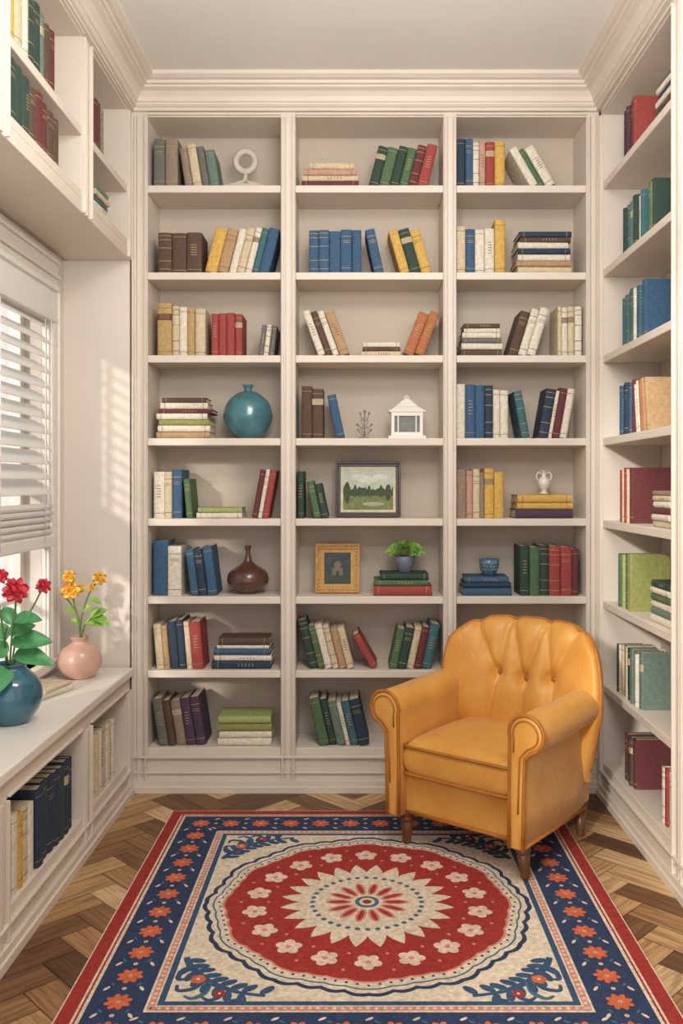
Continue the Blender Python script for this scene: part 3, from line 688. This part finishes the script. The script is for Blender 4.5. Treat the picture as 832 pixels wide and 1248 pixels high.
for sx in (-1,1):
    for sy in (-1,1):
        T2=lambda P:[(x*sx,y*sy) for x,y in P]
        base=spl([(.53,.34),(.51,.385),(.48,.425),(.445,.465),(.40,.495),(.35,.52),(.28,.535)],6)
        strip(T2(base),.024,11.4,RB)
        shoots=[[(.50,.40),(.530,.425),(.53,.455),(.505,.452)],[(.455,.455),(.48,.50),(.52,.51),(.528,.482)],[(.44,.47),(.445,.52),(.475,.548),(.50,.535)],[(.40,.495),(.405,.54),(.43,.556),(.45,.54)],[(.34,.52),(.35,.552),(.375,.555)],[(.37,.51),(.35,.49),(.325,.497)]]
        for j,sh in enumerate(shoots): strip(T2(spl(sh,5)),.017,11.5+.05*j,RT if j%3==2 else RB)
        for i in range(2,len(base)-1,4):
            x,y=base[i]; dx,dy=base[i+1][0]-base[i-1][0],base[i+1][1]-base[i-1][1]; an=math.atan2(dy,dx)
            for sg in (-1,1):
                a2=an+sg*1.0; L=.032
                ex,ey=x+math.cos(a2)*L,y+math.sin(a2)*L
                if abs(ex)>.535 or abs(ey)>.56 or math.hypot(ex,ey)<.56: continue
                ci=(ci+1)%7
                aa=math.atan2(math.sin(a2)*sy,math.cos(a2)*sx); disc(ex*sx,ey*sy,.026,12+.05*ci,RB if (i//2)%2 else RT,10,.013,aa)
        flower(.475*sx,.455*sy,.022,5,13,RO,RC,0,.45); flower(.405*sx,.525*sy,.018,5,13,RR,RC,0,.45)
rug.obj('area_rug',loc=(CX,CY,0),label='red navy and cream floral medallion area rug on parquet',category='rug')
# ---------------- armchair ----------------
LE=bpy.data.materials.new('ochre_upholstery'); LE.use_nodes=True; nt=LE.node_tree; b=nt.nodes['Principled BSDF']
tc=nt.nodes.new('ShaderNodeTexCoord'); n1=nt.nodes.new('ShaderNodeTexNoise'); n1.inputs['Scale'].default_value=6; n1.inputs['Detail'].default_value=4
nt.links.new(tc.outputs['Object'],n1.inputs['Vector']); r=nt.nodes.new('ShaderNodeValToRGB'); r.color_ramp.elements[0].position=.3; r.color_ramp.elements[1].position=.72
r.color_ramp.elements[0].color=lin('#d29038'); r.color_ramp.elements[1].color=lin('#e0a750'); nt.links.new(n1.outputs['Fac'],r.inputs['Fac']); nt.links.new(r.outputs['Color'],b.inputs['Base Color'])
b.inputs['Roughness'].default_value=0.42; b.inputs['Sheen Weight'].default_value=0.15
mp=nt.nodes.new('ShaderNodeMapping'); mp.inputs['Scale'].default_value=(1.6,1.0,0.8)
n2=nt.nodes.new('ShaderNodeTexNoise'); n2.inputs['Scale'].default_value=11; n2.inputs['Detail'].default_value=3; n2.inputs['Distortion'].default_value=1.6; nt.links.new(tc.outputs['Object'],mp.inputs['Vector']); nt.links.new(mp.outputs['Vector'],n2.inputs['Vector'])
bp=nt.nodes.new('ShaderNodeBump'); bp.inputs['Strength'].default_value=.35; bp.inputs['Distance'].default_value=.010; nt.links.new(n2.outputs['Fac'],bp.inputs['Height']); nt.links.new(bp.outputs['Normal'],b.inputs['Normal'])
PIPE=mat('ochre_piping','#ad6c22',0.5)
LEGM=mat('dark_leg_wood','#6a4229',0.35,nscale=30,var=.25)
AC=math.radians(-38)
ch=empty('armchair',(0.545,3.470,0.0100),(0,0,AC),label='ochre upholstered tufted armchair with rolled arms and wooden legs',category='armchair')
M=MB(); M.box(-.272,.272,-.290,.25,.125,.275,LE); M.obj('base',parent=ch,bevel=.018,bseg=4)
def rbox(M,x0,x1,y0,y1,z0,z1,m_,crown=.02,N=28):
    cx,cy,cz=(x0+x1)/2,(y0+y1)/2,(z0+z1)/2; hx,hy,hz=(x1-x0)/2,(y1-y0)/2,(z1-z0)/2
    def side(sg):
        def fn(a,b_):
            u=math.sin((a-.5)*math.pi); v=math.sin((b_-.5)*math.pi)
            e=(max(0,1-abs(u)**12)*max(0,1-abs(v)**12))**.34
            cu=crown*(1-u*u)*(1-v*v)
            return (cx+hx*u*(1-.03*v**8),cy+hy*v*(1-.03*u**8),cz+sg*(hz*e+cu))
        return fn
    M.grid(side(1),N,N,m_); M.grid(side(-1),N,N,m_,flip=True)
M=MB(); rbox(M,-.238,.238,-.326,.17,.268,.412,LE,crown=.036,N=44); M.obj('seat_cushion',parent=ch,merge=True)
M=MB()
def loop(z,ins):
    hx=.238-ins; y0,y1=-.326+ins,.15
    P=[(-hx,y1),(-hx,y0+.05),(-hx+.004,y0+.02),(-hx+.02,y0+.004),(-hx+.06,y0-.001),(0,y0-.002),(hx-.06,y0-.001),(hx-.02,y0+.004),(hx-.004,y0+.02),(hx,y0+.05),(hx,y1)]
    return [(x,y,z) for x,y in P]
M.tube(spl(loop(.390,.003),3),.0065,PIPE,8); M.tube(spl(loop(.287,.003),3),.0065,PIPE,8); M.obj('cushion_piping',parent=ch)
def arm_profile():
    P=[(.232,.125),(.233,.30),(.235,.46)]
    c=(.298,.526); r=.065
    for i in range(21):
        a=math.radians(198-i*(272/20.0)); P.append((c[0]+r*math.cos(a),c[1]+r*math.sin(a)))
    P+= [(.294,.440),(.290,.34),(.288,.25),(.286,.125)]
    return P
AP=arm_profile()
for sg in (1,-1):
    M=MB()
    pts=[(sg*x,z) for x,z in AP]
    n_=len(pts)
    def ring(y,ins):
        o=[]
        for i,(x,z) in enumerate(pts):
            a=pts[i-1];b_=pts[(i+1)%n_]; t=Vector((b_[0]-a[0],b_[1]-a[1])).normalized(); nn=Vector((-t.y,t.x))*(sg)
            o.append((x-nn.x*ins,y,z-nn.y*ins))
        return o
    rings=[]
    for y,ins in ((-.347,.020),(-.3465,.013),(-.343,.006),(-.336,.0015),(-.326,0),(-.2,-.001),(-.08,-.002),(.05,-.001),(.13,.001),(.165,.008),(.18,.022)):
        k=max(0,(y+.33)/.6); rings.append([(x+(sg*.012*k if z>.35 else sg*.004*k),yy,z+(.020*k*k if z>.4 else 0)) for x,yy,z in ring(y,ins)])
    vs=[p for r_ in rings for p in r_]; fs=[]
    for i in range(len(rings)-1):
        for k in range(n_): fs.append((i*n_+k,i*n_+(k+1)%n_,(i+1)*n_+(k+1)%n_,(i+1)*n_+k))
    M.add(vs,fs,LE,True)
    M.add(rings[0],[tuple(range(n_))],LE); M.add(rings[-1],[tuple(reversed(range(n_)))],LE)
    arm=M.obj('arm',parent=ch,merge=True)
    M=MB(); M.tube([(x,-.3425,z) for x,z in pts],.0065,PIPE,8)
    M.tube([(x,-.3475,z) for x,y,z in ring(0,.018)][2:-1],.0035,PIPE,6)
    M.obj('arm_piping',parent=arm)
BT=[(-.120,.600),(-.0,.588),(.120,.600)]
GR=[(-.120,.60,-.225,.80),(-.120,.60,-.080,.84),(0,.588,-.080,.84),(0,.588,.080,.84),(.120,.60,.080,.84),(.120,.60,.225,.80),
    (-.120,.60,-.155,.38),(0,.588,0,.38),(.120,.60,.155,.38)]
TOPG=(-.225,-.080,.080,.225)
BSX=.022; BSY=.016
def backfn(front):
    def fn(a,b_):
        u=math.sin((a-.5)*math.pi); v=math.sin((b_-.5)*math.pi); h=(v+1)/2
        W=.272+.078*min(1,max(0,(h-.02)/.55))**1.1-.024*max(0,(h-.66)/.34)**2
        ztop=.812+.014*math.cos(u*math.pi/2)-.085*abs(u)**5.5
        for tg in TOPG: ztop-=.011*math.exp(-((.337*u-tg)/.018)**2)
        Z=.22+h*(ztop-.22); X=W*u
        e=(max(0,1-abs(u)**8)*max(0,1-abs(v)**12))**.38
        yc=.195+BSY+.12*(Z-.3)-.120*abs(u)**2.6*min(1,h*1.6)
        if front:
            t=.072*e+.034*(1-u*u)*(1-v*v)
            d=0
            for bxn,bzn in BT:
                q2=((X-bxn)**2+(Z-bzn)**2); d+=.032*math.exp(-q2/(2*.022**2))
            g_=0
            for (x1,z1,x2,z2) in GR:
                dx,dz=x2-x1,z2-z1; L2=dx*dx+dz*dz; tt=max(0,min(1,((X-x1)*dx+(Z-z1)*dz)/L2)); q2=(X-x1-tt*dx)**2+(Z-z1-tt*dz)**2
                g_=max(g_,(.036-.010*tt)*math.exp(-math.sqrt(q2+.00001)/.024))
            return (X+BSX,yc-t+(d+g_)*min(1,e*1.2),Z)
        else: return (X+BSX,yc+.055*e,Z)
    return fn
M=MB(); M.grid(backfn(True),140,120,LE); M.grid(backfn(False),140,40,LE,flip=True)
bk=M.obj('backrest',parent=ch,merge=True)
M=MB(); f0=backfn(False)
edge=[f0(0,t/30) for t in range(6,30)]+[f0(t/60,1) for t in range(0,61)]+[f0(1,1-t/30) for t in range(1,25)]
edge=[(BSX+(x-BSX)*1.004,y-.010,z+.001) for x,y,z in edge]
M.tube(edge,.0068,PIPE,8); M.obj('back_piping',parent=bk)
ff=backfn(True)
for bxn,bzn in BT:
    best=None
    for i in range(120):
        for j in range(60):
            p=ff(.2+.6*j/59,.3+.5*i/119); dd=(p[0]-BSX-bxn)**2+(p[2]-bzn)**2
            if best is None or dd<best[0]: best=(dd,p)
    p=best[1]; M=MB(); M.ell((bxn+BSX,p[1]-.003,bzn),(.012,.007,.012),PIPE,12,8); M.obj('button',parent=bk)
LP=[(.013,0),(.016,.004),(.018,.03),(.024,.085),(.019,.090),(.027,.096),(.027,.104),(.022,.108),(.029,.118),(.029,.135)]
for x,y in ((-.250,-.265),(.255,-.265),(-.235,.205),(.250,.205)):
    M=MB(); M.lathe(LP,(0,0,0),LEGM,20)
    M.obj('leg',parent=ch,loc=(x,y,0),rot=(math.radians(3 if y<0 else -5),math.radians(3 if x<0 else -3),0))
M=MB(); M.tube([(-.232,-.293,.132),(.232,-.293,.132)],.006,PIPE,8); 
for sg in (-1,1): M.tube([(sg*.286,-.335,.132),(sg*.288,-.1,.132),(sg*.288,.17,.132)],.006,PIPE,8)
M.obj('base_piping',parent=ch)
# ---------------- lights ----------------
w=bpy.data.worlds.new('World'); bpy.context.scene.world=w; w.use_nodes=True
bg=w.node_tree.nodes['Background']; bg.inputs['Color'].default_value=(0.98,0.98,1.0,1); bg.inputs['Strength'].default_value=1.0
def area(name,loc,target,size,sizey,power,colr):
    l=bpy.data.lights.new(name,'AREA'); l.shape='RECTANGLE'; l.size=size; l.size_y=sizey; l.energy=power; l.color=colr
    o=bpy.data.objects.new(name,l); col.objects.link(o); o.location=loc; o.rotation_euler=(Vector(target)-Vector(loc)).to_track_quat('-Z','Y').to_euler(); return o
area('overhead_fill',(0.25,1.7,3.1),(0.0,3.2,0.4),1.0,0.8,36,(1,.97,.92))  # added out-of-view fill from above, shades the niche tops; no fixture here
area('ceiling_fill',(0.15,1.5,2.4),(0.1,2.4,3.2),1.0,0.7,32,(1,.98,.95))  # unseen fill aimed upward, added to brighten the ceiling
area('rear_fill',(0.0,-0.5,1.5),(0.0,4,1.5),2.2,2.6,8,(1,.98,.95))  # soft fill added behind the camera; no window stands there
s=bpy.data.lights.new('sun','SUN'); s.energy=2.2; s.angle=math.radians(3.5); s.color=(1,.95,.86)
so=bpy.data.objects.new('sun',s); col.objects.link(so); so.rotation_euler=Vector((.5,.95,-.30)).to_track_quat('-Z','Y').to_euler()
# ---------------- camera ----------------
c=bpy.data.cameras.new('camera'); co=bpy.data.objects.new('camera',c); col.objects.link(co)
co.location=(0,0,EYE); co.rotation_euler=(math.radians(90),0,0)
c.sensor_fit='VERTICAL'; c.sensor_height=36; c.sensor_width=24; c.lens=F/1248*36; c.shift_x=-21/1248; c.shift_y=-34/1248; c.clip_start=0.05
bpy.context.scene.camera=co
bpy.context.scene.view_settings.view_transform='Standard'
